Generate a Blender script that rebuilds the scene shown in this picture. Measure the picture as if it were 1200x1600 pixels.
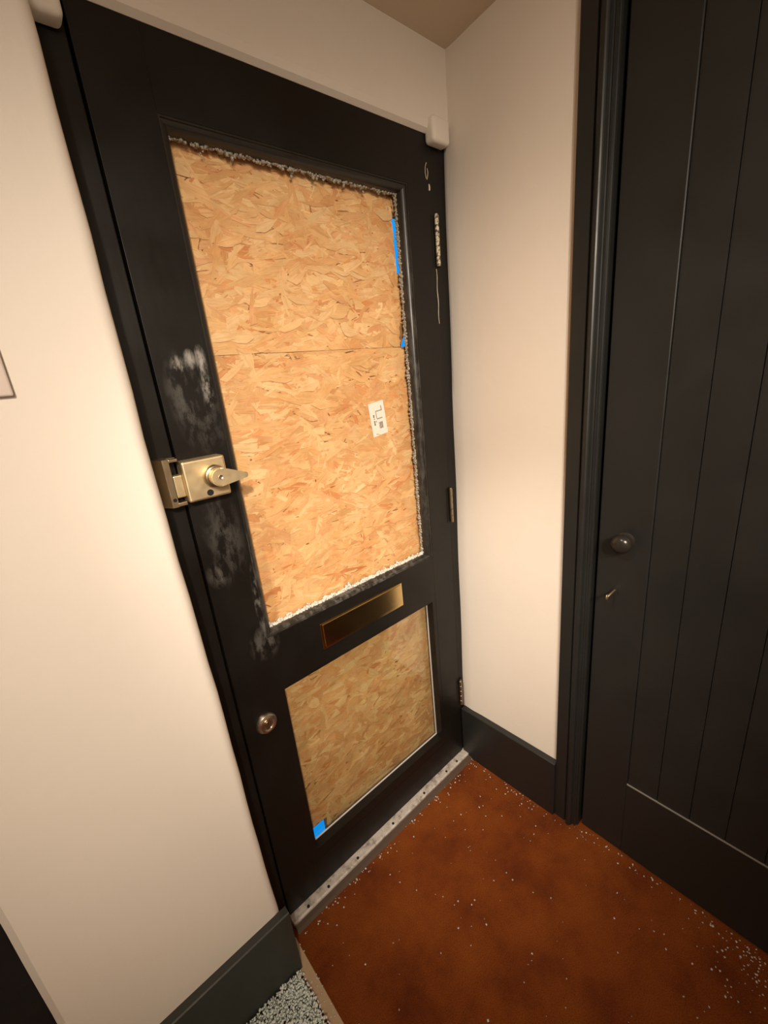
import bpy, bmesh, math, random
import numpy as np
from mathutils import Matrix, Vector

for o in list(bpy.data.objects):
    bpy.data.objects.remove(o)
scene = bpy.context.scene
COL = scene.collection
H = 1.43                      # camera height above the floor; shapes are given relative to eye level

# ------------------------------------------------------------------ camera
cam_d = bpy.data.cameras.new('camera')
cam = bpy.data.objects.new('camera', cam_d)
COL.objects.link(cam)
cam_d.sensor_fit = 'HORIZONTAL'
cam_d.sensor_width = 36.0
cam_d.lens = 662.52 / 1200 * 36.0
cam_d.clip_start = 0.02
right, down, fwd = Vector((0.7459, -0.6589, -0.0973)), Vector((-0.271, -0.167, -0.948)), Vector((0.608, 0.734, -0.303))
fwd.normalize()
right = (right - fwd * right.dot(fwd)).normalized()
up = right.cross(fwd) * 1.0
m = Matrix.Identity(4)
for i in range(3):
    m[i][0] = right[i]; m[i][1] = up[i]; m[i][2] = -fwd[i]
m[2][3] = H
cam.matrix_world = m
scene.camera = cam

# ------------------------------------------------------------------ world (blue dusk outside)
world = bpy.data.worlds.new('dusk'); scene.world = world
world.use_nodes = True
bg = world.node_tree.nodes['Background']
bg.inputs[0].default_value = (0.005, 0.34, 1.0, 1)
bg.inputs[1].default_value = 1.0

# ------------------------------------------------------------------ added lights: fitted spots and a fill, no lamp in view
def lamp(name, kind, loc, power, color, target=None, **kw):
    d = bpy.data.lights.new(name, kind); d.energy = power; d.color = color
    for k, v in kw.items(): setattr(d, k, v)
    o = bpy.data.objects.new(name, d); COL.objects.link(o); o.location = loc
    if target is not None:
        o.rotation_euler = (Vector(target) - Vector(loc)).to_track_quat('-Z', 'Y').to_euler()
    return o
WARM = (1.0, 0.86, 0.715)
for lx, ly, pw, aim, half in ((-0.15, -1.10, 103, (1.02, 0.70, -0.30), 28), (-0.30, 0.30, 100, (0.97, 0.72, -1.12), 21), (-0.45, -0.90, 152, (0.60, 0.86, -0.50), 28)):
    lamp('fitted_spot', 'SPOT', (lx, ly, H + 0.70), pw, WARM, (aim[0], aim[1], aim[2] + H), spot_size=math.radians(2 * half), spot_blend=1.0, shadow_soft_size=0.04)  # unseen spots, fitted to wall brightness and the lens's darker corners
lamp('fill_light', 'POINT', (-0.35, -0.9, H + 0.40), 19, WARM, shadow_soft_size=0.12)  # added fill that lifts the overall background level

vs = scene.view_settings
vs.view_transform = 'Standard'; vs.look = 'None'; vs.gamma = 1.0; vs.exposure = 0.0
vs.use_curve_mapping = False

# ------------------------------------------------------------------ materials
def mat(name, color, rough=0.5, metal=0.0, **kw):
    mt = bpy.data.materials.new(name); mt.use_nodes = True
    b = mt.node_tree.nodes['Principled BSDF']
    b.inputs['Base Color'].default_value = (*color, 1)
    b.inputs['Roughness'].default_value = rough
    b.inputs['Metallic'].default_value = metal
    for k, v in kw.items(): b.inputs[k].default_value = v
    return mt
def nodes(mt):
    nt = mt.node_tree
    return nt, nt.nodes, nt.links, nt.nodes['Principled BSDF']
def noise(nt, scale, detail=4, rough=0.5, vec=None, stretch=None):
    n = nt.nodes.new('ShaderNodeTexNoise'); n.inputs['Scale'].default_value = scale
    n.inputs['Detail'].default_value = detail; n.inputs['Roughness'].default_value = rough
    if vec is None:
        g = nt.nodes.new('ShaderNodeNewGeometry'); vec = g.outputs['Position']
    if stretch:
        mp = nt.nodes.new('ShaderNodeMapping'); mp.inputs['Scale'].default_value = stretch
        nt.links.new(vec, mp.inputs['Vector']); vec = mp.outputs['Vector']
    nt.links.new(vec, n.inputs['Vector'])
    return n
def ramp(nt, src, stops):
    r = nt.nodes.new('ShaderNodeValToRGB')
    while len(r.color_ramp.elements) < len(stops): r.color_ramp.elements.new(0.5)
    for e, (p, c) in zip(r.color_ramp.elements, stops):
        e.position = p; e.color = (*c, 1) if len(c) == 3 else c
    nt.links.new(src, r.inputs['Fac'])
    return r
def bump(nt, src, strength, dist=0.002):
    b = nt.nodes.new('ShaderNodeBump'); b.inputs['Strength'].default_value = strength; b.inputs['Distance'].default_value = dist
    nt.links.new(src, b.inputs['Height'])
    nt.links.new(b.outputs['Normal'], nt.nodes['Principled BSDF'].inputs['Normal'])
    return b
def math_n(nt, op, a, b=None, clamp=False):
    n = nt.nodes.new('ShaderNodeMath'); n.operation = op; n.use_clamp = clamp
    for i, v in enumerate((a, b)):
        if v is None: continue
        if isinstance(v, (int, float)): n.inputs[i].default_value = v
        else: nt.links.new(v, n.inputs[i])
    return n.outputs[0]

def plaster(name, c):
    mt = mat(name, c, 0.62); nt, N, L, B = nodes(mt)
    n = noise(nt, 2.2, 3)
    r = ramp(nt, n.outputs['Fac'], [(0.3, tuple(x * 0.96 for x in c)), (0.7, c)])
    L.new(r.outputs['Color'], B.inputs['Base Color'])
    n2 = noise(nt, 38, 5, 0.55)
    bump(nt, n2.outputs['Fac'], 0.22, 0.003)
    B.inputs['Specular IOR Level'].default_value = 0.3
    return mt
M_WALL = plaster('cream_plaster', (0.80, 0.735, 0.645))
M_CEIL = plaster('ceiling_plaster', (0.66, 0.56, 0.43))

def dark_paint(name, c, rough=0.38, scuffs=()):
    mt = mat(name, c, rough); nt, N, L, B = nodes(mt)
    n2 = noise(nt, 55, 4, 0.5, stretch=(1, 1, 0.25))
    bump(nt, n2.outputs['Fac'], 0.12, 0.002)
    n3 = noise(nt, 9, 4)
    r = ramp(nt, n3.outputs['Fac'], [(0.3, (rough - 0.07,) * 3), (0.75, (rough + 0.12,) * 3)])
    L.new(r.outputs['Color'], B.inputs['Roughness'])
    col = None
    if scuffs:
        g = N.new('ShaderNodeNewGeometry'); sep = N.new('ShaderNodeSeparateXYZ'); L.new(g.outputs['Position'], sep.inputs[0])
        total = None
        for (cx, cz, rx, rz, amt) in scuffs:
            dx = math_n(nt, 'DIVIDE', math_n(nt, 'SUBTRACT', sep.outputs['X'], cx), rx)
            dz = math_n(nt, 'DIVIDE', math_n(nt, 'SUBTRACT', sep.outputs['Z'], cz + H), rz)
            d2 = math_n(nt, 'ADD', math_n(nt, 'MULTIPLY', dx, dx), math_n(nt, 'MULTIPLY', dz, dz))
            w = math_n(nt, 'MULTIPLY', math_n(nt, 'SUBTRACT', 1.0, d2, True), amt)
            total = w if total is None else math_n(nt, 'MAXIMUM', total, w)
        na = noise(nt, 60, 8, 0.7, stretch=(1.0, 1, 0.40))
        ra = ramp(nt, na.outputs['Fac'], [(0.45, (0, 0, 0)), (0.60, (1, 1, 1))])
        f = math_n(nt, 'MULTIPLY', total, ra.outputs['Color'], True)
        mx = N.new('ShaderNodeMixRGB'); mx.inputs[1].default_value = (*c, 1); mx.inputs[2].default_value = (0.42, 0.40, 0.36, 1)
        L.new(f, mx.inputs[0]); L.new(mx.outputs[0], B.inputs['Base Color'])
    return mt
SC = [(0.262, 0.005, 0.035, 0.08, 0.16), (0.306, 0.015, 0.013, 0.05, 0.75), (0.285, -0.045, 0.05, 0.07, 0.10),
      (0.262, 0.055, 0.016, 0.02, 0.8), (0.285, 0.065, 0.012, 0.02, 0.8), (0.305, 0.062, 0.012, 0.03, 0.8),
      (0.275, -0.29, 0.045, 0.12, 0.10), (0.245, -0.36, 0.025, 0.035, 0.16), (0.312, -0.565, 0.04, 0.05, 0.16), (0.318, -0.46, 0.012, 0.10, 0.35)]
M_DOOR = dark_paint('black_gloss_paint', (0.0068, 0.0056, 0.0042), 0.40, SC)
M_DOOR.node_tree.nodes['Principled BSDF'].inputs['Specular IOR Level'].default_value = 0.33
M_BEAD = dark_paint('worn_black_paint', (0.016, 0.014, 0.011), 0.36,
                    [(0.6, -0.548, 0.32, 0.014, 0.22), (0.885, -0.1, 0.02, 0.5, 0.12), (0.33, -0.4, 0.03, 0.16, 0.12)])
M_DARK = dark_paint('charcoal_green_paint', (0.0155, 0.0163, 0.0150), 0.38)
M_SKIRT = dark_paint('lighter_charcoal_paint', (0.030, 0.0315, 0.026), 0.42)  # lighter mix of the charcoal paint, left skirting only
M_BLACK = dark_paint('matt_black_paint', (0.006, 0.006, 0.006), 0.6)
M_SHADOWGAP = mat('dark_gap', (0.004, 0.004, 0.004), 0.8)

def metal(name, c, rough, wear=0.1):
    mt = mat(name, c, rough, 1.0); nt, N, L, B = nodes(mt)
    n = noise(nt, 60, 4)
    r = ramp(nt, n.outputs['Fac'], [(0.35, (rough,) * 3), (0.75, (rough + wear,) * 3)])
    L.new(r.outputs['Color'], B.inputs['Roughness'])
    return mt
M_BRASS = metal('polished_brass', (0.86, 0.64, 0.30), 0.15, 0.02)
M_SATIN = metal('satin_brass', (0.74, 0.61, 0.38), 0.45)
M_SATIN2 = metal('worn_brass', (0.50, 0.42, 0.28), 0.30)
M_STEEL = metal('nickel', (0.66, 0.56, 0.46), 0.28)
M_KNOB = mat('dark_bronze', (0.028, 0.024, 0.020), 0.24, 0.2)

def pale_strip():
    mt = mat('weathered_pale_strip', (0.4, 0.36, 0.31), 0.6); nt, N, L, B = nodes(mt)
    n = noise(nt, 45, 6, 0.7)
    r = ramp(nt, n.outputs['Fac'], [(0.30, (0.16, 0.13, 0.10)), (0.48, (0.46, 0.41, 0.36)), (0.7, (0.62, 0.57, 0.52))])
    L.new(r.outputs['Color'], B.inputs['Base Color']); bump(nt, n.outputs['Fac'], 0.4, 0.002)
    return mt
M_STRIP = pale_strip()
M_LIP = mat('dirty_lip', (0.075, 0.046, 0.028), 0.75)
M_TAN = plaster('tan_edging', (0.50, 0.35, 0.22))
M_CHIP = mat('cream_paint_chip', (0.72, 0.64, 0.46), 0.5)
M_PLATE = mat('switch_plastic', (0.62, 0.52, 0.46), 0.35)
M_HINGE = metal('hinge_metal', (0.42, 0.34, 0.22), 0.35)
def chipped():
    mt = mat('chipped_cream_hinge', (0.7, 0.6, 0.42), 0.5); nt, N, L, B = nodes(mt)
    n = noise(nt, 120, 4, 0.7)
    r = ramp(nt, n.outputs['Fac'], [(0.42, (0.05, 0.04, 0.025)), (0.5, (0.62, 0.54, 0.37)), (0.8, (0.78, 0.70, 0.52))])
    L.new(r.outputs['Color'], B.inputs['Base Color'])
    return mt
M_CHIPPED = chipped()

def carpet():
    mt = mat('rust_coir_matting', (0.15, 0.04, 0.012), 0.9); nt, N, L, B = nodes(mt)
    n = noise(nt, 7, 4, 0.6)
    r = ramp(nt, n.outputs['Fac'], [(0.3, (0.17, 0.032, 0.003)), (0.5, (0.27, 0.060, 0.005)), (0.72, (0.34, 0.086, 0.008))])
    f = noise(nt, 420, 3, 0.7)
    r2 = ramp(nt, f.outputs['Fac'], [(0.30, (0.45, 0.45, 0.45)), (0.55, (1, 1, 1)), (0.75, (1.35, 1.3, 1.2))])
    mx = N.new('ShaderNodeMixRGB'); mx.blend_type = 'MULTIPLY'; mx.inputs[0].default_value = 1
    L.new(r.outputs['Color'], mx.inputs[1]); L.new(r2.outputs['Color'], mx.inputs[2]); L.new(mx.outputs[0], B.inputs['Base Color'])
    bump(nt, f.outputs['Fac'], 0.9, 0.006)
    B.inputs['Specular IOR Level'].default_value = 0.25
    return mt
M_FLOOR = carpet()

def crumb_mat(name, c, trans):
    mt = mat(name, c, 0.12); nt, N, L, B = nodes(mt)
    B.inputs['Transmission Weight'].default_value = trans
    B.inputs['IOR'].default_value = 1.5
    return mt
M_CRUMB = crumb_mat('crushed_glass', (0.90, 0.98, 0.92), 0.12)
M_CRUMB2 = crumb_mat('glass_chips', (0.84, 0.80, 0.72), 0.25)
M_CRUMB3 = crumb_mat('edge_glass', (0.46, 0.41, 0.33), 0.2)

def glass():
    mt = bpy.data.materials.new('clear_glass'); mt.use_nodes = True
    nt = mt.node_tree; nt.nodes.clear()
    out = nt.nodes.new('ShaderNodeOutputMaterial'); mix = nt.nodes.new('ShaderNodeMixShader')
    t = nt.nodes.new('ShaderNodeBsdfTransparent'); t.inputs[0].default_value = (0.93, 0.95, 0.93, 1)
    g = nt.nodes.new('ShaderNodeBsdfGlossy'); g.inputs['Roughness'].default_value = 0.02
    lw = nt.nodes.new('ShaderNodeLayerWeight'); lw.inputs[0].default_value = 0.5
    f5 = math_n(nt, 'POWER', lw.outputs['Facing'], 5.0); fr = math_n(nt, 'ADD', math_n(nt, 'MULTIPLY', f5, 0.9), 0.07, True)
    nt.links.new(fr, mix.inputs[0]); nt.links.new(t.outputs[0], mix.inputs[1]); nt.links.new(g.outputs[0], mix.inputs[2])
    nt.links.new(mix.outputs[0], out.inputs[0])
    return mt
M_GLASS = glass()

def osb_mat():
    mt = mat('strand_wood', (0.5, 0.3, 0.12), 0.55); nt, N, L, B = nodes(mt)
    a = N.new('ShaderNodeAttribute'); a.attribute_name = 'col'
    g = N.new('ShaderNodeAttribute'); g.attribute_name = 'grain'
    n = noise(nt, 1.0, 4, 0.6, vec=g.outputs['Vector'])
    r = ramp(nt, n.outputs['Fac'], [(0.30, (0.84, 0.79, 0.72)), (0.52, (1, 1, 1)), (0.75, (1.06, 1.06, 1.06))])
    n2 = noise(nt, 16, 5, 0.6)
    r2 = ramp(nt, n2.outputs['Fac'], [(0.32, (0.86, 0.76, 0.66)), (0.6, (1.0, 1.0, 1.0))])
    mx = N.new('ShaderNodeMixRGB'); mx.blend_type = 'MULTIPLY'; mx.inputs[0].default_value = 1
    mx2 = N.new('ShaderNodeMixRGB'); mx2.blend_type = 'MULTIPLY'; mx2.inputs[0].default_value = 1
    L.new(a.outputs['Color'], mx.inputs[1]); L.new(r.outputs['Color'], mx.inputs[2])
    L.new(mx.outputs[0], mx2.inputs[1]); L.new(r2.outputs['Color'], mx2.inputs[2])
    L.new(mx2.outputs[0], B.inputs['Base Color'])
    bump(nt, n.outputs['Fac'], 0.25, 0.001)
    return mt
M_OSB = osb_mat()
M_OSBCORE = mat('board_core', (0.30, 0.15, 0.055), 0.8)
M_PAPER = mat('label_paper', (0.86, 0.78, 0.68), 0.6)
M_INK = mat('label_ink', (0.12, 0.09, 0.07), 0.7)
M_INK2 = mat('label_grey_ink', (0.32, 0.27, 0.22), 0.7)
M_PALE_EDGE = mat('pale_rail_edge', (0.20, 0.185, 0.165), 0.7)
M_PUTTY = mat('white_sealant', (0.55, 0.53, 0.50), 0.5)

# ------------------------------------------------------------------ mesh helpers (coordinates: x right, y towards the door, z from eye level)
def tag(o, label=None, cat=None, group=None, kind=None):
    if label: o['label'] = label
    if cat: o['category'] = cat
    if group: o['group'] = group
    if kind: o['kind'] = kind
    return o
def empty(name, loc):
    o = bpy.data.objects.new(name, None); COL.objects.link(o)
    o.location = (loc[0], loc[1], loc[2] + H); o.empty_display_size = 0.05
    return o
def world_loc(o):
    p = Vector((0, 0, 0))
    while o is not None:
        p += o.location; o = o.parent
    return p
def obj(name, bm, material, parent=None, smooth=False, origin=None):
    """bm in eye-level coordinates -> ONE linked mesh object"""
    me = bpy.data.meshes.new(name)
    base = world_loc(parent) if parent else Vector((0, 0, 0))
    bmesh.ops.recalc_face_normals(bm, faces=bm.faces[:])
    xs = [v.co for v in bm.verts]
    c = Vector((sum((p.x for p in xs)) / len(xs), sum((p.y for p in xs)) / len(xs), min(p.z for p in xs)))
    for v in bm.verts: v.co = v.co - c
    bm.to_mesh(me); bm.free()
    if smooth:
        for p in me.polygons: p.use_smooth = True
    mats = material if isinstance(material, (list, tuple)) else [material]
    for mm in mats: me.materials.append(mm)
    o = bpy.data.objects.new(name, me); COL.objects.link(o)
    o.parent = parent
    o.location = c + Vector((0, 0, H)) - base
    return o
def box(x0, x1, y0, y1, z0, z1, bev=0.0, seg=2, bm=None):
    b2 = bmesh.new()
    bmesh.ops.create_cube(b2, size=1)
    for v in b2.verts:
        v.co = Vector((x0 + (v.co.x + .5) * (x1 - x0), y0 + (v.co.y + .5) * (y1 - y0), z0 + (v.co.z + .5) * (z1 - z0)))
    if bev > 0:
        bmesh.ops.bevel(b2, geom=b2.edges[:], offset=bev, segments=seg, profile=0.5, affect='EDGES')
    if bm is None: return b2
    me = bpy.data.meshes.new('tmp'); b2.to_mesh(me); b2.free(); bm.from_mesh(me); bpy.data.meshes.remove(me)
    return bm
def prism(poly, fn, a, b, bm=None):
    """poly: list of 2-D points; fn(u, v, t) -> xyz; extruded from t=a to t=b"""
    bm = bm or bmesh.new()
    va = [bm.verts.new(fn(u, v, a)) for u, v in poly]
    vb = [bm.verts.new(fn(u, v, b)) for u, v in poly]
    n = len(poly)
    bm.faces.new(va); bm.faces.new(vb[::-1])
    for i in range(n):
        bm.faces.new((va[i], va[(i + 1) % n], vb[(i + 1) % n], vb[i]))
    return bm
def lathe(prof, origin, axis, seg=32, bm=None):
    """prof: (r, h) pairs along axis from origin"""
    bm = bm or bmesh.new()
    ax = Vector(axis).normalized()
    u = ax.orthogonal().normalized(); w = ax.cross(u)
    rings = []
    for r, h in prof:
        if r < 1e-6:
            rings.append([bm.verts.new(Vector(origin) + ax * h)])
        else:
            rings.append([bm.verts.new(Vector(origin) + ax * h + (u * math.cos(2 * math.pi * k / seg) + w * math.sin(2 * math.pi * k / seg)) * r) for k in range(seg)])
    for A, B in zip(rings, rings[1:]):
        for k in range(seg):
            k2 = (k + 1) % seg
            if len(A) == 1 and len(B) == 1: continue
            if len(A) == 1: bm.faces.new((A[0], B[k], B[k2]))
            elif len(B) == 1: bm.faces.new((A[k], A[k2], B[0]))
            else: bm.faces.new((A[k], A[k2], B[k2], B[k]))
    return bm
def raw_mesh(name, verts, faces_flat, nper, material, parent=None, smooth=False):
    """numpy verts (eye-level coords); all faces with nper corners"""
    base = world_loc(parent) if parent else Vector((0, 0, 0))
    v = np.asarray(verts, float).copy()
    v[:, 2] += H
    v -= np.array(base)
    me = bpy.data.meshes.new(name)
    nf = len(faces_flat) // nper
    me.vertices.add(len(v)); me.vertices.foreach_set('co', v.ravel())
    me.loops.add(len(faces_flat)); me.loops.foreach_set('vertex_index', np.asarray(faces_flat, np.int32))
    me.polygons.add(nf); me.polygons.foreach_set('loop_start', np.arange(nf, dtype=np.int32) * nper)
    me.update(calc_edges=True); me.validate()
    me.materials.append(material)
    o = bpy.data.objects.new(name, me); COL.objects.link(o); o.parent = parent
    return o
CUBE = np.array([(-1, -1, -1), (1, -1, -1), (1, 1, -1), (-1, 1, -1), (-1, -1, 1), (1, -1, 1), (1, 1, 1), (-1, 1, 1)], float)
QUADS = np.array([(0, 3, 2, 1), (4, 5, 6, 7), (0, 1, 5, 4), (1, 2, 6, 5), (2, 3, 7, 6), (3, 0, 4, 7)])
def crumbs(name, pts, smin, smax, material, parent=None, seed=1, flat=1.0):
    rng = np.random.default_rng(seed)
    pts = np.asarray(pts); n = len(pts)
    q = rng.normal(size=(n, 4)); q /= np.linalg.norm(q, axis=1, keepdims=True)
    a, b, c, d = q.T
    R = np.stack([1 - 2 * (c * c + d * d), 2 * (b * c - a * d), 2 * (b * d + a * c), 2 * (b * c + a * d), 1 - 2 * (b * b + d * d), 2 * (c * d - a * b),
                  2 * (b * d - a * c), 2 * (c * d + a * b), 1 - 2 * (b * b + c * c)], 1).reshape(n, 3, 3)
    s = rng.uniform(smin, smax, (n, 1, 1)) * rng.uniform(0.6, 1.2, (n, 1, 3)) * 0.5
    V = CUBE[None] * s * rng.uniform(0.7, 1.15, (n, 8, 3))
    V = np.einsum('nij,nkj->nki', R, V); V[:, :, 2] *= flat
    V = V + pts[:, None, :]
    F = (QUADS[None] + 8 * np.arange(n)[:, None, None]).reshape(-1)
    return raw_mesh(name, V.reshape(-1, 3), F, 4, material, parent)

# ------------------------------------------------------------------ the shell of the hall
FZ = -1.43; CZ = 0.738
DY = 0.86                       # face of the boarded front door
PY = 0.765                      # face of the left pier
RX = 1.019                      # face of the right-hand wall
tag(obj('floor', box(-1.55, 1.25, -1.75, 0.903, FZ - 0.08, FZ), M_FLOOR), 'rust brown coir matting floor sprinkled with glass bits', 'floor', kind='structure')
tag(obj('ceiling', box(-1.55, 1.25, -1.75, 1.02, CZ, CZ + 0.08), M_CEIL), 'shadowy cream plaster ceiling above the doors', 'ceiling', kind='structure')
tag(obj('wall_back', box(-1.55, 1.25, -1.75, -1.65, FZ, CZ), M_WALL), 'cream plaster wall behind the viewer', 'wall', kind='structure')
tag(obj('wall_left', box(-1.55, -1.45, -1.65, 1.02, FZ, CZ), M_WALL), 'cream plaster wall at the far left side of the hall', 'wall', kind='structure')
# pier beside the lock side of the door (rounded plaster arris)
def pier():
    r = 0.020; x1 = 0.166; poly = [(-0.22 + 0.012, PY)]
    for k in range(7):
        t = -math.pi / 2 + k / 6 * math.pi / 2
        poly.append((x1 - r + r * math.cos(t), PY + r + r * math.sin(t)))
    poly += [(x1, 0.98), (-0.22, 0.98), (-0.22, PY + 0.012)]
    bm = bmesh.new()
    NZ = 30; rows = []
    for i in range(NZ + 1):
        z = FZ + (CZ - FZ) * i / NZ
        k = (z - FZ) / (CZ - FZ)
        wob = 0.0005 * math.sin(z * 31.0) + 0.0004 * math.sin(z * 57 + 1)
        lean = float(np.interp(z, [-1.22, -1.19, -0.95, -0.61, -0.32, -0.12, 0.20, 0.48], [0.1775, 0.1755, 0.171, 0.1705, 0.1645, 0.161, 0.1625, 0.1625])) - x1
        rows.append([bm.verts.new((x + ((wob + lean) if x > 0.1 else wob * 0.5), y, z)) for x, y in poly])
    n = len(poly)
    for A, B in zip(rows, rows[1:]):
        for j in range(n): bm.faces.new((A[j], A[(j + 1) % n], B[(j + 1) % n], B[j]))
    bm.faces.new(rows[0]); bm.faces.new(rows[-1][::-1])
    return bm
o = obj('wall_front', pier(), M_WALL); tag(o, 'narrow cream plaster pier left of the black front door', 'wall', kind='structure')
for p in o.data.polygons: p.use_smooth = True
for e in o.data.edges: pass
o.data.set_sharp_from_angle(angle=math.radians(32))
# wall over the door head, soft lower edge
hy = 0.845; hz = 0.560
poly = [(hy, CZ), (hy, hz + 0.02), (hy + 0.004, hz + 0.007), (hy + 0.014, hz), (1.0, hz), (1.0, CZ)]
o = obj('wall_head', prism(poly, lambda u, v, t: (t, u, v), 0.10, 1.10), M_WALL)
tag(o, 'cream plaster wall above the boarded front door', 'wall', kind='structure')
# right-hand wall (slightly out of plumb at the corner), with the doorway beyond the architrave
def wall_right():
    bm = bmesh.new(); rows = []
    NZ = 24
    for i in range(NZ + 1):
        z = FZ + (CZ - FZ) * i / NZ; k = (z + 1.19) / 1.71
        xc = 1.009 + 0.028 * k + 0.0015 * math.sin(z * 13)
        rows.append([bm.verts.new(p) for p in ((RX, 0.470, z), (RX, 0.60, z), ((RX * .6 + xc * .4), 0.72, z), (xc - 0.001, 0.82, z), (xc, 0.852, z), (xc + 0.006, 0.872, z), (1.20, 0.98, z), (1.20, 0.470, z))])
    n = 8
    for A, B in zip(rows, rows[1:]):
        for j in range(n): bm.faces.new((A[j], A[(j + 1) % n], B[(j + 1) % n], B[j]))
    bm.faces.new(rows[0]); bm.faces.new(rows[-1][::-1])
    return bm
o = obj('wall_right', wall_right(), M_WALL, smooth=True); o.data.set_sharp_from_angle(angle=math.radians(40))
tag(o, 'cream plaster return wall between the two dark doors', 'wall', kind='structure')
bm = box(RX, 1.20, -0.46, 0.470, 0.66, CZ); box(RX, 1.20, -1.65, -0.46, FZ, CZ, bm=bm)
tag(obj('wall_right_side', bm, M_WALL), 'cream plaster wall around the dark plank door', 'wall', kind='structure')
tag(obj('trim_backing', box(1.10, 1.20, -0.46, 0.470, FZ, 0.66), M_BLACK), 'dark lining behind the plank door', 'trim', kind='structure')

# skirting boards
SKT = -1.212
def skirt_poly(t, top, c=0.012):
    return [(0, FZ), (t, FZ), (t, top - 0.0035), (t - 0.0025, top - 0.001), (0, top)]
o = obj('baseboard_left', prism(skirt_poly(0.019, SKT), lambda u, v, t: (t, PY - u, v), -0.225, 0.190), M_SKIRT)
tag(o, 'dark skirting board under the cream pier', 'baseboard', kind='structure')
o = obj('baseboard_right', prism(skirt_poly(0.020, SKT), lambda u, v, t: (RX - 0.001 - u + (t - 0.49) * -0.026, t, v), 0.494, 0.857), M_DARK)
tag(o, 'dark skirting board under the cream return wall', 'baseboard', kind='structure')

# ------------------------------------------------------------------ frame of the front door
fr = tag(empty('trim_frame', (0.19, DY, FZ)), 'black painted frame around the boarded front door', 'trim', kind='structure')
obj('jamb', box(0.140, 0.2165, DY + 0.003, 0.98, FZ, hz + 0.05, 0.002), M_DOOR, fr)
obj('jamb', box(0.9885, 1.06, DY + 0.004, 0.98, FZ, hz + 0.05, 0.002), M_DOOR, fr)
obj('head', box(0.2165, 0.9885, DY + 0.03, 0.98, 0.603, 0.66, 0.002), M_DOOR, fr)
obj('door_stop', box(0.2165, 0.232, 0.905, 0.98, FZ, 0.603), M_SHADOWGAP, fr)
obj('door_stop', box(0.974, 0.9885, 0.905, 0.98, FZ, 0.603), M_SHADOWGAP, fr)
# keep of the latch, screwed to the jamb
kp = obj('latch_keep', prism([(0.1745, DY + 0.003), (0.1745, 0.852), (0.1770, 0.845), (0.1865, 0.827), (0.1885, 0.826), (0.1975, 0.826), (0.1975, DY + 0.003)], lambda u, v, t: (u, v, t), -0.192, -0.103), M_SATIN2, fr)
bm = box(0.1975, 0.213, 0.840, 0.846, -0.110, -0.103, 0.001); box(0.1975, 0.213, 0.826, DY + 0.003, -0.192, -0.185, 0.0012, bm=bm)
box(0.1975, 0.213, 0.826, DY + 0.003, -0.110, -0.104, 0.0012, bm=bm)
obj('keep_bracket', bm, M_SATIN2, kp)
obj('screw', lathe([(0, 0), (0.0035, 0), (0.0035, 0.0012), (0, 0.0016)], (0.1925, 0.8262, -0.178), (0, -1, 0), 12), M_SHADOWGAP, kp)
# rounded plaster stubs under the ends of the head
def stub(x0, x1, y0, z0, z1): return box(x0, x1, y0, DY + 0.002, z0, z1, 0.009, 4)
o = obj('trim_stub', stub(0.155, 0.2110, 0.826, 0.509, hz + 0.03), M_WALL, smooth=True); tag(o, 'cream plaster stub under the left end of the door head', 'trim', kind='structure')
o = obj('trim_stub', stub(0.965, 1.028, 0.829, 0.535, hz + 0.03), M_WALL, smooth=True); tag(o, 'cream plaster stub under the right end of the door head', 'trim', kind='structure')

# threshold bar
th = tag(empty('trim_threshold', (0.6, 0.835, FZ)), 'pale weathered threshold bar under the front door', 'trim', kind='structure')
tp = [(0.900, FZ), (0.900, FZ + 0.016), (0.838, FZ + 0.016), (0.834, FZ + 0.013), (0.8335, FZ)]
obj('front_lip', prism([(0.8335, FZ), (0.8335, FZ + 0.008), (0.822, FZ + 0.006), (0.814, FZ)], lambda u, v, t: (t, u, v), 0.2195, 1.002), M_LIP, th)
obj('bar', prism(tp, lambda u, v, t: (t, u, v), 0.2195, 1.004), M_STRIP, th)
for sx in (0.27, 0.34, 0.45, 0.60, 0.75, 0.87, 0.93):
    obj('screw', lathe([(0, 0), (0.0042, 0), (0.0042, 0.001), (0.002, 0.0012), (0, 0.0003)], (sx, 0.843, FZ + 0.016), (0, 0, 1), 12), M_SHADOWGAP, th)
bm = box(0.1830, 0.2090, -0.55, 0.815, FZ, FZ + 0.004, 0.0015)
tag(obj('trim_edging', bm, M_TAN), 'tan edging strip between matting and heaped glass', 'trim', kind='structure')

# ------------------------------------------------------------------ the boarded front door
d1 = tag(empty('door_1', (0.60, DY, FZ + 0.02)), 'black front door with two glazed openings boarded behind', 'door', kind='structure')
DT = 0.044; DB = FZ + 0.018; TOP = 0.600
UX0, UX1, UZ0, UZ1 = 0.321, 0.8930, -0.556, 0.444
LX0, LX1, LZ0, LZ1 = 0.336, 0.8780, -1.281, -0.711
obj('stile', box(0.2205, UX0, DY, DY + DT, DB, TOP, 0.0005), M_DOOR, d1)
obj('stile', box(UX1, 0.9850, DY, DY + DT, DB, TOP, 0.0005), M_DOOR, d1)
obj('rail', box(UX0, UX1, DY, DY + DT, UZ1, TOP), M_DOOR, d1)
obj('rail', box(UX0, UX1, DY, DY + DT, LZ1, UZ0), M_DOOR, d1)
obj('rail', box(UX0, UX1, DY, DY + DT, DB, LZ0 - 0.030), M_DOOR, d1)
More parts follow.
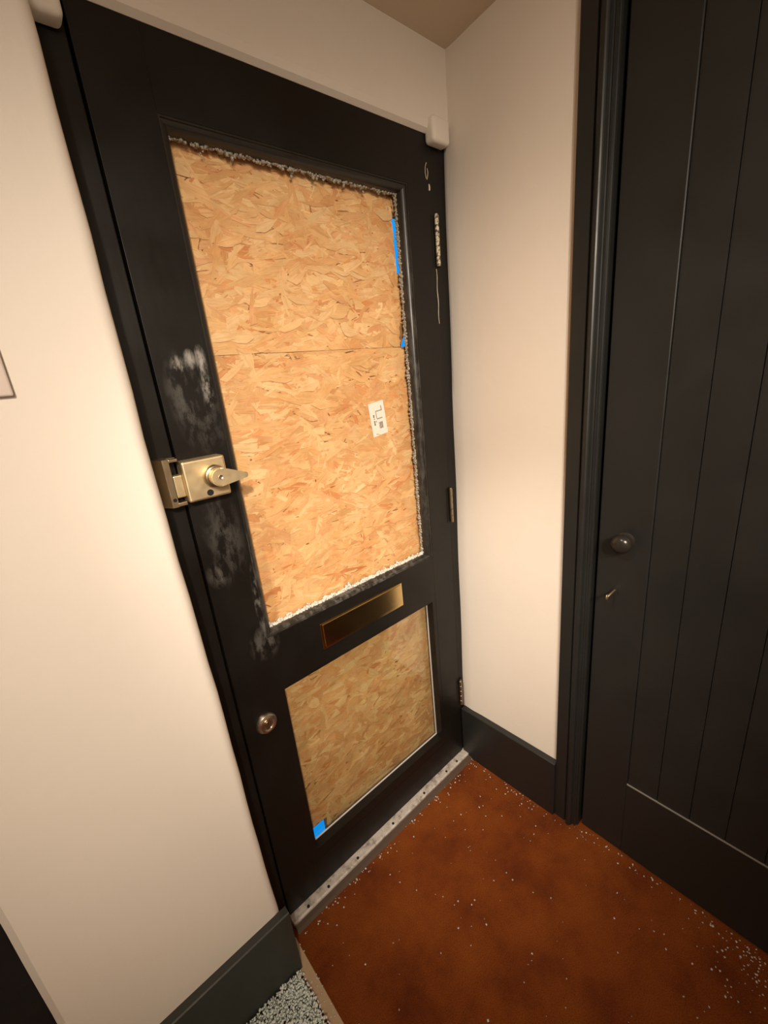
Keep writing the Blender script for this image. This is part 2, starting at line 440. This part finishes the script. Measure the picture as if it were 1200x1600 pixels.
# moulded beads of the upper opening, mitred: profile (inset from opening edge, depth)
def bead(prof, x0, x1, z0, z1, side):
    bm = bmesh.new(); A = []; B = []
    for u, d in prof:
        y = DY + d
        if side == 'bottom': p, q = (x0 + u, y, z0 + u * 0.62), (x1 - u, y, z0 + u * 0.62)
        elif side == 'top': p, q = (x0 + u, y, z1 - u), (x1 - u, y, z1 - u)
        elif side == 'left': p, q = (x0 + u, y, z0 + u * 0.62), (x0 + u, y, z1 - u)
        else: p, q = (x1 - u, y, z0 + u * 0.62), (x1 - u, y, z1 - u)
        A.append(bm.verts.new(p)); B.append(bm.verts.new(q))
    n = len(prof)
    for i in range(n): bm.faces.new((A[i], A[(i + 1) % n], B[(i + 1) % n], B[i]))
    bm.faces.new(A); bm.faces.new(B[::-1])
    return bm
ovolo = [(0, 0.001), (0.003, 0.001), (0.0035, 0.004)] + [(0.0035 + 0.0135 * math.sin(t), 0.0045 + 0.017 * (1 - math.cos(t))) for t in [k * math.pi / 2 / 7 for k in range(8)]] + [(0.0175, 0.026), (0, 0.026)]
for s in ('bottom', 'top', 'left', 'right'):
    obj('glazing_bead', bead(ovolo, UX0, UX1, UZ0, UZ1, s), M_BEAD, d1)
# square beads of the lower opening
obj('glazing_bead', box(UX0, LX0, DY + 0.0005, DY + 0.030, LZ0 + 0.008, LZ1), M_DOOR, d1)
obj('glazing_bead', box(LX1, UX1, DY + 0.0005, DY + 0.030, LZ0 + 0.008, LZ1), M_DOOR, d1)
obj('glazing_bead', box(UX0, UX1, DY + 0.0005, DY + 0.0298, LZ0 - 0.030, LZ0 + 0.008), M_DOOR, d1)
gp = obj('glass_pane', box(UX0 + 0.004, UX1 - 0.004, DY + 0.0300, DY + 0.034, LZ0 + 0.001, LZ1 - 0.001), M_GLASS, d1)
bm = box(LX0, LX1, DY + 0.0265, DY + 0.0298, LZ0 + 0.008, LZ0 + 0.0105); box(LX1 - 0.0022, LX1, DY + 0.0265, DY + 0.0298, LZ0 + 0.0105, LZ1, bm=bm)
tag(obj('sealant', bm, M_PUTTY, gp), 'thin white sealant line around the lower pane')

# crumbs of the broken upper pane still stuck in the beads
rng = np.random.default_rng(5)
gy = DY + 0.027
def edge_pts(n, side):
    t = rng.random(n)
    d = np.abs(rng.normal(0, 0.0045, n))
    clump = 0.6 + 0.5 * np.sin(t * 37) * np.sin(t * 91 + 1)
    d = d * np.clip(clump, 0.2, 1.2)
    yy = gy + rng.uniform(-0.002, 0.006, n)
    xi0, xi1, zi0, zi1 = UX0 + 0.0155, UX1 - 0.0155, UZ0 + 0.0095, UZ1 - 0.0155
    if side == 'right': return np.stack([xi1 + 0.001 - 0.65 * d, yy, zi0 + t * (zi1 - zi0)], 1)
    if side == 'left': return np.stack([xi0 + d, yy, zi0 + t * (zi1 - zi0)], 1)
    if side == 'bottom': return np.stack([xi0 + t * (xi1 - xi0), yy - 0.001, zi0 + d], 1)
    return np.stack([xi0 + t * (xi1 - xi0), yy, zi1 - d], 1)
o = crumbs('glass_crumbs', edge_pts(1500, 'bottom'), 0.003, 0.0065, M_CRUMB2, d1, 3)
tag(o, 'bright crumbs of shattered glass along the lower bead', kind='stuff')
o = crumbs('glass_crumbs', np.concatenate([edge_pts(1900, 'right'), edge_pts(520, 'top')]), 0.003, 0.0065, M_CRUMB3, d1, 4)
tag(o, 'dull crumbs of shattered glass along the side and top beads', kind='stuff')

# latch
cs = obj('night_latch', box(0.2165, 0.2975, 0.825, DY, -0.1905, -0.1125, 0.004, 3), M_SATIN, d1)
tag(cs, 'satin brass night latch case')
obj('latch_bolt', box(0.2000, 0.2165, 0.834, 0.852, -0.178, -0.136, 0.002), M_SATIN, cs)
obj('rose', lathe([(0, 0), (0.0215, 0), (0.0215, 0.012), (0.0195, 0.015), (0.0170, 0.016), (0.0160, 0.024), (0.0, 0.024)], (0.2700, 0.825, -0.1480), (0, -1, 0), 36), M_SATIN2, cs, True).data.set_sharp_from_angle(angle=0.6)
def lever():
    c = (0.2705, -0.1478); a0 = math.radians(-7)
    pts = []
    for k in range(15):
        t = math.radians(68) + (math.radians(292) - math.radians(68)) * k / 14
        pts.append((0.0175 * math.cos(t), 0.0175 * math.sin(t)))
    pts += [(0.046, -0.0060), (0.053, -0.0040), (0.054, 0.0), (0.053, 0.0040), (0.046, 0.0060)]
    P = [(c[0] + x * math.cos(a0) - z * math.sin(a0), c[1] + x * math.sin(a0) + z * math.cos(a0)) for x, z in pts]
    bm = prism(P, lambda u, v, t: (u, t, v), 0.801, 0.789)
    ed = [e for e in bm.edges if abs(e.verts[0].co.y - e.verts[1].co.y) < 1e-6 and e.verts[0].co.y < 0.795]
    bmesh.ops.bevel(bm, geom=ed, offset=0.002, segments=2, affect='EDGES')
    return bm
lv = obj('lever', lever(), M_SATIN, cs)
obj('snib', lathe([(0, 0), (0.0062, 0), (0.0062, 0.0008), (0, 0.0008)], (0.2570, 0.8250, -0.1790), (0, -1, 0), 20), M_SHADOWGAP, cs)
obj('lever_screw', lathe([(0, 0), (0.0042, 0), (0.0042, 0.0012), (0.0020, 0.0004), (0, 0.0002)], (0.2705, 0.7890, -0.1478), (0, -1, 0), 16), M_STEEL, cs)

# letter plate
lp = obj('letter_plate', box(0.459, 0.7485, DY - 0.004, DY, -0.6615, -0.5865, 0.0015), M_BRASS, d1)
tag(lp, 'polished brass letter plate in the middle rail')
obj('flap', box(0.466, 0.7415, DY - 0.0062, DY - 0.0038, -0.6555, -0.5905, 0.0010), M_BRASS, lp)

# lock cylinder of the lower lock
cx, cz = 0.2745, -0.771
lc = obj('lock_cylinder', lathe([(0, 0), (0.0262, 0), (0.0262, 0.003), (0.0235, 0.0075), (0.0175, 0.0095), (0.0150, 0.0085), (0.0150, 0.0070), (0, 0.0070)], (cx, DY, cz), (0, -1, 0), 40), M_STEEL, d1, True)
lc.data.set_sharp_from_angle(angle=0.6); tag(lc, 'round nickel lock escutcheon on the left stile')
bm = bmesh.new()
pts = [(0.0085 * math.cos(t), 0.004 + 0.0085 * math.sin(t)) for t in [math.radians(-45 + 270 * k / 14) for k in range(15)]]
pts = pts + [(-0.0045, -0.0125), (0.0045, -0.0125)]
obj('euro_cylinder', prism([(cx + a, cz + b) for a, b in pts], lambda u, v, t: (u, t, v), DY - 0.007, DY - 0.0095), M_SATIN2, lc)
obj('plug', lathe([(0, 0), (0.0055, 0), (0.0055, 0.001), (0, 0.001)], (cx, DY - 0.0095, cz + 0.004), (0, -1, 0), 20), M_STEEL, lc)
obj('key_slot', box(cx - 0.0008, cx + 0.0008, DY - 0.0112, DY - 0.0100, cz + 0.000, cz + 0.008), M_SHADOWGAP, lc)

# hinges
for (z1, z0, mt, lab) in ((0.387, 0.268, M_CHIPPED, 'hinge barrel with chipped cream paint'), (-0.355, -0.466, M_HINGE, 'bare metal hinge barrel'), (-1.085, -1.192, M_HINGE, 'tarnished hinge barrel low on the door')):
    hg = obj('hinge', box(0.972, 1.004, DY - 0.0008, DY + 0.0012, z0, z1), M_DOOR, d1); tag(hg, lab)
    n = 5; L = (z1 - z0) / n
    for k in range(n):
        obj('knuckle', lathe([(0, 0.0004), (0.0048, 0.0004), (0.0054, 0.001), (0.0054, L - 0.001), (0.0048, L - 0.0004), (0, L - 0.0004)], (0.9872, DY - 0.0062, z0 + k * L), (0, 0, 1), 14), mt, hg, True).data.set_sharp_from_angle(angle=0.6)
    obj('pin_tip', lathe([(0, 0), (0.004, 0), (0.0035, 0.003), (0, 0.004)], (0.9872, DY - 0.0062, z1), (0, 0, 1), 12), mt, hg)
# runs and chips of cream paint near the upper hinge
random.seed(4)
bm = bmesh.new()
def streak(path, w, bm):
    P = [(x, z) for x, z in path]; va = []; vb = []
    for i, (x, z) in enumerate(P):
        ww = w * random.uniform(0.5, 1.2)
        va.append((x - ww / 2, z)); vb.append((x + ww / 2, z))
    poly = va + vb[::-1]
    return prism(poly, lambda u, v, t: (u, t, v), DY + 0.002, DY - 0.0008, bm)
streak([(0.983 + 0.0012 * math.sin(k), 0.262 - k * 0.0105) for k in range(14)], 0.0016, bm)
streak([(0.972, 0.455), (0.973, 0.450), (0.973, 0.446), (0.972, 0.441)], 0.004, bm)
streak([(0.966, 0.50), (0.961, 0.49), (0.960, 0.478), (0.963, 0.465)], 0.0014, bm)
streak([(0.968, 0.488), (0.970, 0.48), (0.968, 0.470), (0.965, 0.463)], 0.0012, bm)
tag(obj('paint_flecks', bm, M_CHIP, d1), 'thin cream paint streaks near the upper hinge', kind='stuff')

# ------------------------------------------------------------------ strand boards screwed over the outside
BY = 0.910
def edge_x(z):
    # ragged gaps along the sawn right-hand edge, where dusk shows through
    return float(np.interp(z, [0.0735, 0.0755, 0.124, 0.130, 0.250, 0.256, 0.384, 0.392], [0.8745, 0.8745, 0.8705, 0.955, 0.955, 0.8778, 0.8754, 0.955])) if z > 0.0734 else 0.955
def strands(name, x0, x1, z0, z1, n, parent, seed, notch=None):
    R = random.Random(seed)
    V = []; F = []; C = []; G = []
    pal = [(0.76, 0.46, 0.20), (0.80, 0.50, 0.235), (0.74, 0.43, 0.18), (0.78, 0.48, 0.215), (0.83, 0.56, 0.28), (0.70, 0.38, 0.155), (0.75, 0.42, 0.19), (0.80, 0.53, 0.25)]
    for i in range(n):
        f = i / n
        kind = R.random()
        if kind < 0.38: L, W = R.uniform(0.050, 0.115), R.uniform(0.012, 0.036)
        elif kind < 0.70: L, W = R.uniform(0.025, 0.075), R.uniform(0.006, 0.016)
        else: L, W = R.uniform(0.010, 0.055), R.uniform(0.0012, 0.0045)
        ang = R.gauss(0.02, 0.30) if R.random() < 0.74 else R.uniform(-1.57, 1.57)
        c = list(R.choice(pal)); k = R.uniform(0.92, 1.06); c = [min(1, a * k) for a in c]
        if kind > 0.85: k = R.uniform(0.5, 1.2); c = [a * q * k for a, q in zip(c, (0.56, 0.42, 0.30))]
        elif kind > 0.70 and R.random() < .5: c = [min(1, a * 1.12) for a in c]
        elif R.random() < 0.08: c = [c[0] * 0.92, c[1] * 0.74, c[2] * 0.66]
        cxx, czz = R.uniform(x0, x1), R.uniform(z0, z1)
        ca, sa = math.cos(ang), math.sin(ang)
        m_ = 6
        top = []; bot = []
        j0, j1 = R.uniform(-0.25, 0.25), R.uniform(-0.25, 0.25)
        for s in range(m_):
            u = -0.5 + s / (m_ - 1)
            taper = 1.0 if 0 < s < m_ - 1 else R.uniform(0.15, 0.9)
            hw = 0.5 * W * taper * R.uniform(0.78, 1.1)
            sl = (j0 if s == 0 else j1 if s == m_ - 1 else 0) * W
            bend = W * 0.25 * math.sin(u * 3 + i)
            top.append((u * L + sl, hw + bend)); bot.append((u * L - sl, -hw + bend))
        lim = None
        b = len(V); tilt = R.uniform(-0.026, 0.026); tw = R.uniform(-0.11, 0.11); h = 0.0010 + 0.0010 * f
        pts = []
        for u, v in top + bot:
            z = min(max(czz + u * sa + v * ca, z0), z1); x = max(cxx + u * ca - v * sa, x0)
            pts.append((x, BY - h - (u * tilt + v * tw) , z))
        if max(p[0] for p in pts) > 0.868:
            za, zb = min(p[2] for p in pts), max(p[2] for p in pts)
            lim = min(edge_x(za + (zb - za) * q / 6) for q in range(7))
            if sum(p[0] > lim for p in pts) > 6: continue
            pts = [(min(p[0], lim), p[1], p[2]) for p in pts]
        if notch and any(p[0] < notch[0] and p[2] < notch[1] for p in pts): continue
        off = R.uniform(0, 100)
        V += pts; C += [(*c, 1)] * (2 * m_)
        G += [(u * 22 + off, v * 420, off) for u, v in top + bot]
        for s in range(m_ - 1):
            F += [b + s, b + m_ + s, b + m_ + s + 1, b + s + 1]
    o = raw_mesh(name, np.array(V), F, 4, M_OSB, parent)
    at = o.data.attributes.new('col', 'FLOAT_COLOR', 'POINT'); at.data.foreach_set('color', np.array(C, np.float32).ravel())
    at = o.data.attributes.new('grain', 'FLOAT_VECTOR', 'POINT'); at.data.foreach_set('vector', np.array(G, np.float32).ravel())
    return tag(o, kind='stuff')
BX0, BX1 = 0.245, 0.955
SEAM = 0.0735
ub = tag(empty('strand_board', (0.565, BY, SEAM)), 'upper strand board behind the upper opening, above the level seam', 'board', 'boards over the door')
poly = [(BX0, 0.66), (BX0, SEAM)]
for z in [SEAM + 0.0005, 0.0740, 0.0760, 0.126, 0.131, 0.250, 0.256, 0.384, 0.392, 0.66]: poly.append((edge_x(z), z))
obj('panel', prism(poly, lambda u, v, t: (u, t, v), BY - 0.0020, BY + 0.0095), M_OSBCORE, ub)
strands('wood_strands', BX0, BX1, SEAM, 0.66, 4000, ub, 11).location.y -= 0.0018
lb = tag(empty('strand_board', (0.565, BY, FZ + 0.02)), 'lower strand board with a paper label, below the level seam', 'board', 'boards over the door')
NX, NZ_ = 0.398, -1.256
poly = [(BX0, SEAM), (BX1, SEAM), (BX1, FZ + 0.02), (NX, FZ + 0.02), (NX, NZ_), (BX0, NZ_)]
obj('panel', prism(poly, lambda u, v, t: (u, t, v), BY - 0.0006, BY + 0.012), M_OSBCORE, lb)
o = strands('wood_strands', BX0, BX1, FZ + 0.02, SEAM, 9500, lb, 23, (NX, NZ_))
# paper label with its print
LY = BY - 0.0040; lc_x, lc_z = 0.764, -0.108; la = math.radians(5.5)
def lab(u, v, t): return (lc_x + u * math.cos(la) - v * math.sin(la), t, lc_z + u * math.sin(la) + v * math.cos(la))
pl = obj('paper_label', prism([(-0.027, -0.046), (0.027, -0.044), (0.027, 0.046), (-0.027, 0.044)], lab, LY, LY + 0.0005), M_PAPER, lb)
tag(pl, 'white paper label with grey print')
def strokes(rects, name, mt):
    bm = bmesh.new()
    for (u0, v0, u1, v1) in rects: prism([(u0, v0), (u1, v0), (u1, v1), (u0, v1)], lab, LY - 0.0004, LY + 0.0001, bm)
    return tag(obj(name, bm, mt, pl), kind='stuff')
strokes([(0.0145, 0.022, 0.0175, 0.033), (-0.006, 0.0195, 0.0175, 0.0222), (-0.006, 0.002, -0.0038, 0.0195), (-0.005, -0.0012, 0.0155, 0.0018)], 'large_print', M_INK2)
strokes([(-0.0165, 0.009, -0.0120, 0.0125), (-0.0165, 0.0055, -0.0120, 0.0080), (-0.0155, 0.0005, -0.0120, 0.0030), (-0.0165, -0.0070, -0.0120, -0.0035), (-0.0165, -0.0110, -0.0125, -0.0080), (-0.0165, -0.0155, -0.0120, -0.0120), (-0.0090, -0.0085, -0.0070, -0.0045)], 'small_print', M_INK)
strokes([(0.0005 + k * 0.0029, -0.0275, 0.0005 + k * 0.0029 + (0.0019 if k % 2 else 0.0013), -0.0095) for k in range(5)], 'bar_print', M_INK)

# ------------------------------------------------------------------ dark plank door on the right
KX = 1.031                       # face of its stiles
ar = tag(empty('trim_architrave', (1.0, 0.45, FZ)), 'dark moulded architrave between cream wall and plank door', 'trim', kind='structure')
prof = [(0.491, 1.06), (0.491, 0.9995), (0.488, 0.9985), (0.458, 0.9985), (0.4565, 1.002), (0.4545, 1.0035), (0.4525, 1.001)] + \
       [(0.444 + 0.0085 * math.cos(t), 0.9990 - 0.0085 * math.sin(t)) for t in [k * math.pi / 8 for k in range(1, 8)]] + \
       [(0.4355, 1.0000), (0.4335, 1.0050), (0.4310, 1.0060), (0.4290, 1.0045), (0.4255, 1.0050), (0.4240, 1.0100), (0.4225, 1.0120), (0.4195, 1.0120), (0.4195, 1.06)]
prof = [(y * 1.008, x + 0.009 if x < 1.05 else x) for y, x in prof]
o = obj('moulding', prism(prof, lambda u, v, t: (v, u, t), FZ, CZ - 0.001), M_DARK, ar)
d2 = tag(empty('door_2', (KX, 0.02, FZ)), 'charcoal plank door with a round knob on the right', 'door', kind='structure')
D2B = FZ + 0.008; D2T = 0.66; DEEP = 1.072
S0, S1 = 0.4150, 0.2990
RZ = -1.160
obj('stile', box(KX, DEEP, S1, S0, D2B, D2T, 0.002), M_DARK, d2)
obj('stile', box(KX, DEEP, -0.455, -0.362, D2B, D2T, 0.002), M_DARK, d2)
obj('rail', box(KX, DEEP, -0.362, S1, D2B, RZ, 0.0012), M_DARK, d2)
obj('rail', box(KX, DEEP, -0.362, S1, 0.56, D2T, 0.0012), M_DARK, d2)
tag(obj('edge_strip', box(KX - 0.0006, KX + 0.005, -0.362, S1, RZ - 0.0004, RZ + 0.0014), M_PALE_EDGE, d2), 'pale upper edge of the bottom rail')  # thin pale strip along the rail's upper edge
yy = S1
PW = 0.0735
while yy > -0.36:
    y0 = max(yy - PW, -0.362)
    # plank with a quirk and bead on its latch-side edge
    p = [(yy - 0.0004, DEEP - 0.004), (yy - 0.0004, KX + 0.0052), (yy - 0.0013, KX + 0.0038), (yy - 0.0050, KX + 0.0036), (yy - 0.0076, KX + 0.0036), (y0 + 0.0010, KX + 0.0036), (y0 + 0.0004, KX + 0.0046), (y0 + 0.0004, DEEP - 0.004)]
    obj('plank', prism(p, lambda u, v, t: (v, u, t), RZ, 0.56), M_DARK, d2)
    yy -= PW
# knob
kn = obj('door_knob', lathe([(0, 0), (0.020, 0), (0.020, 0.002), (0.016, 0.004), (0.010, 0.005), (0.0095, 0.012), (0.013, 0.016), (0.0195, 0.021), (0.0230, 0.028), (0.0230, 0.033), (0.0195, 0.040), (0.011, 0.0445), (0, 0.0458)], (KX, 0.352, -0.428), (-1, 0, 0), 40), M_KNOB, d2, True)
kn.data.set_sharp_from_angle(angle=0.9); tag(kn, 'dark round door knob')
# key left in the lock below the knob
ky = obj('key', lathe([(0, 0), (0.0022, 0), (0.0022, 0.044), (0, 0.045)], (KX, 0.3680, -0.566), (-1, 0, 0), 12), M_SATIN, d2, True); tag(ky, 'small brass key standing in the lock')
bm = bmesh.new()
ring = [(0.0075 * math.cos(2 * math.pi * k / 20), 0.0075 * math.sin(2 * math.pi * k / 20)) for k in range(20)]
prism([(KX - 0.047 + a * 0.7, -0.566 + b * 0.9) for a, b in ring], lambda u, v, t: (u, t, v), 0.3670, 0.3690, bm)
obj('bow', bm, M_SATIN, ky)
obj('keyhole_plate', prism([(0.368 + 0.007 * math.cos(2 * math.pi * k / 20), -0.569 + 0.013 * math.sin(2 * math.pi * k / 20)) for k in range(20)], lambda u, v, t: (t, u, v), KX - 0.002, KX), M_DARK, ky)

# ------------------------------------------------------------------ dark door left of the pier
d3 = tag(empty('door_3', (-0.8, 0.80, FZ)), 'black doorway left of the cream pier', 'door', kind='structure')
obj('lining', box(-0.30, -0.2225, 0.790, 0.98, FZ, CZ - 0.001, 0.002), M_BLACK, d3)
obj('panel', box(-1.45, -0.302, 0.86, 0.98, FZ, CZ - 0.001), M_BLACK, d3)

# ------------------------------------------------------------------ switch plate on the pier
sp = tag(empty('switch_plate', (-0.026, PY, 0.0235)), 'pale square plastic switch plate on the cream pier', 'switch')
obj('plate', box(-0.0665, 0.0175, PY - 0.0105, PY, 0.0235, 0.1085, 0.0022, 2), M_PLATE, sp)
obj('rocker', box(-0.037, -0.012, PY - 0.0145, PY - 0.0085, 0.048, 0.084, 0.002), M_PLATE, sp)

# ------------------------------------------------------------------ broken glass on the floor
rng = np.random.default_rng(9)
pts = []
def hgt(x, y): return 0.020 * max(0.0, 1 - ((x - 0.02) / 0.26) ** 2) * max(0.0, 1 - ((y - 0.60) / 0.30) ** 2) + 0.003
while len(pts) < 24000:
    x = rng.uniform(-0.20, 0.185); y = rng.uniform(0.36, 0.744)
    if x > 0.178 and rng.random() < 0.7: continue
    pts.append((x, y, FZ + 0.0025 + rng.random() * hgt(x, y)))
tag(crumbs('glass_heap', pts, 0.0022, 0.0052, M_CRUMB, None, 2), 'heap of crushed greenish glass against the left skirting', 'glass', kind='stuff')
pts = []
for _ in range(170): pts.append((rng.uniform(0.22, 1.02), rng.uniform(-0.1, 0.81), FZ + 0.002))
for _ in range(110): pts.append((0.99 - abs(rng.normal(0, 0.018)) + (0.035 if (q := rng.uniform(-0.1, 0.83)) < 0.45 else 0), q, FZ + 0.002))
for _ in range(80): pts.append((rng.uniform(0.23, 1.0), 0.814 - abs(rng.normal(0, 0.014)), FZ + 0.002))
for _ in range(150): pts.append((1.03 - abs(rng.normal(0, 0.09)), -0.05 + rng.normal(0, 0.06), FZ + 0.002))
for _ in range(60): pts.append((rng.uniform(0.185, 0.21), rng.uniform(0.4, 0.80), FZ + 0.005))
tag(crumbs('glass_splinters', pts, 0.0012, 0.0042, M_CRUMB2, None, 8, 0.7), 'tiny glass splinters scattered over the rust matting', 'glass', kind='stuff')
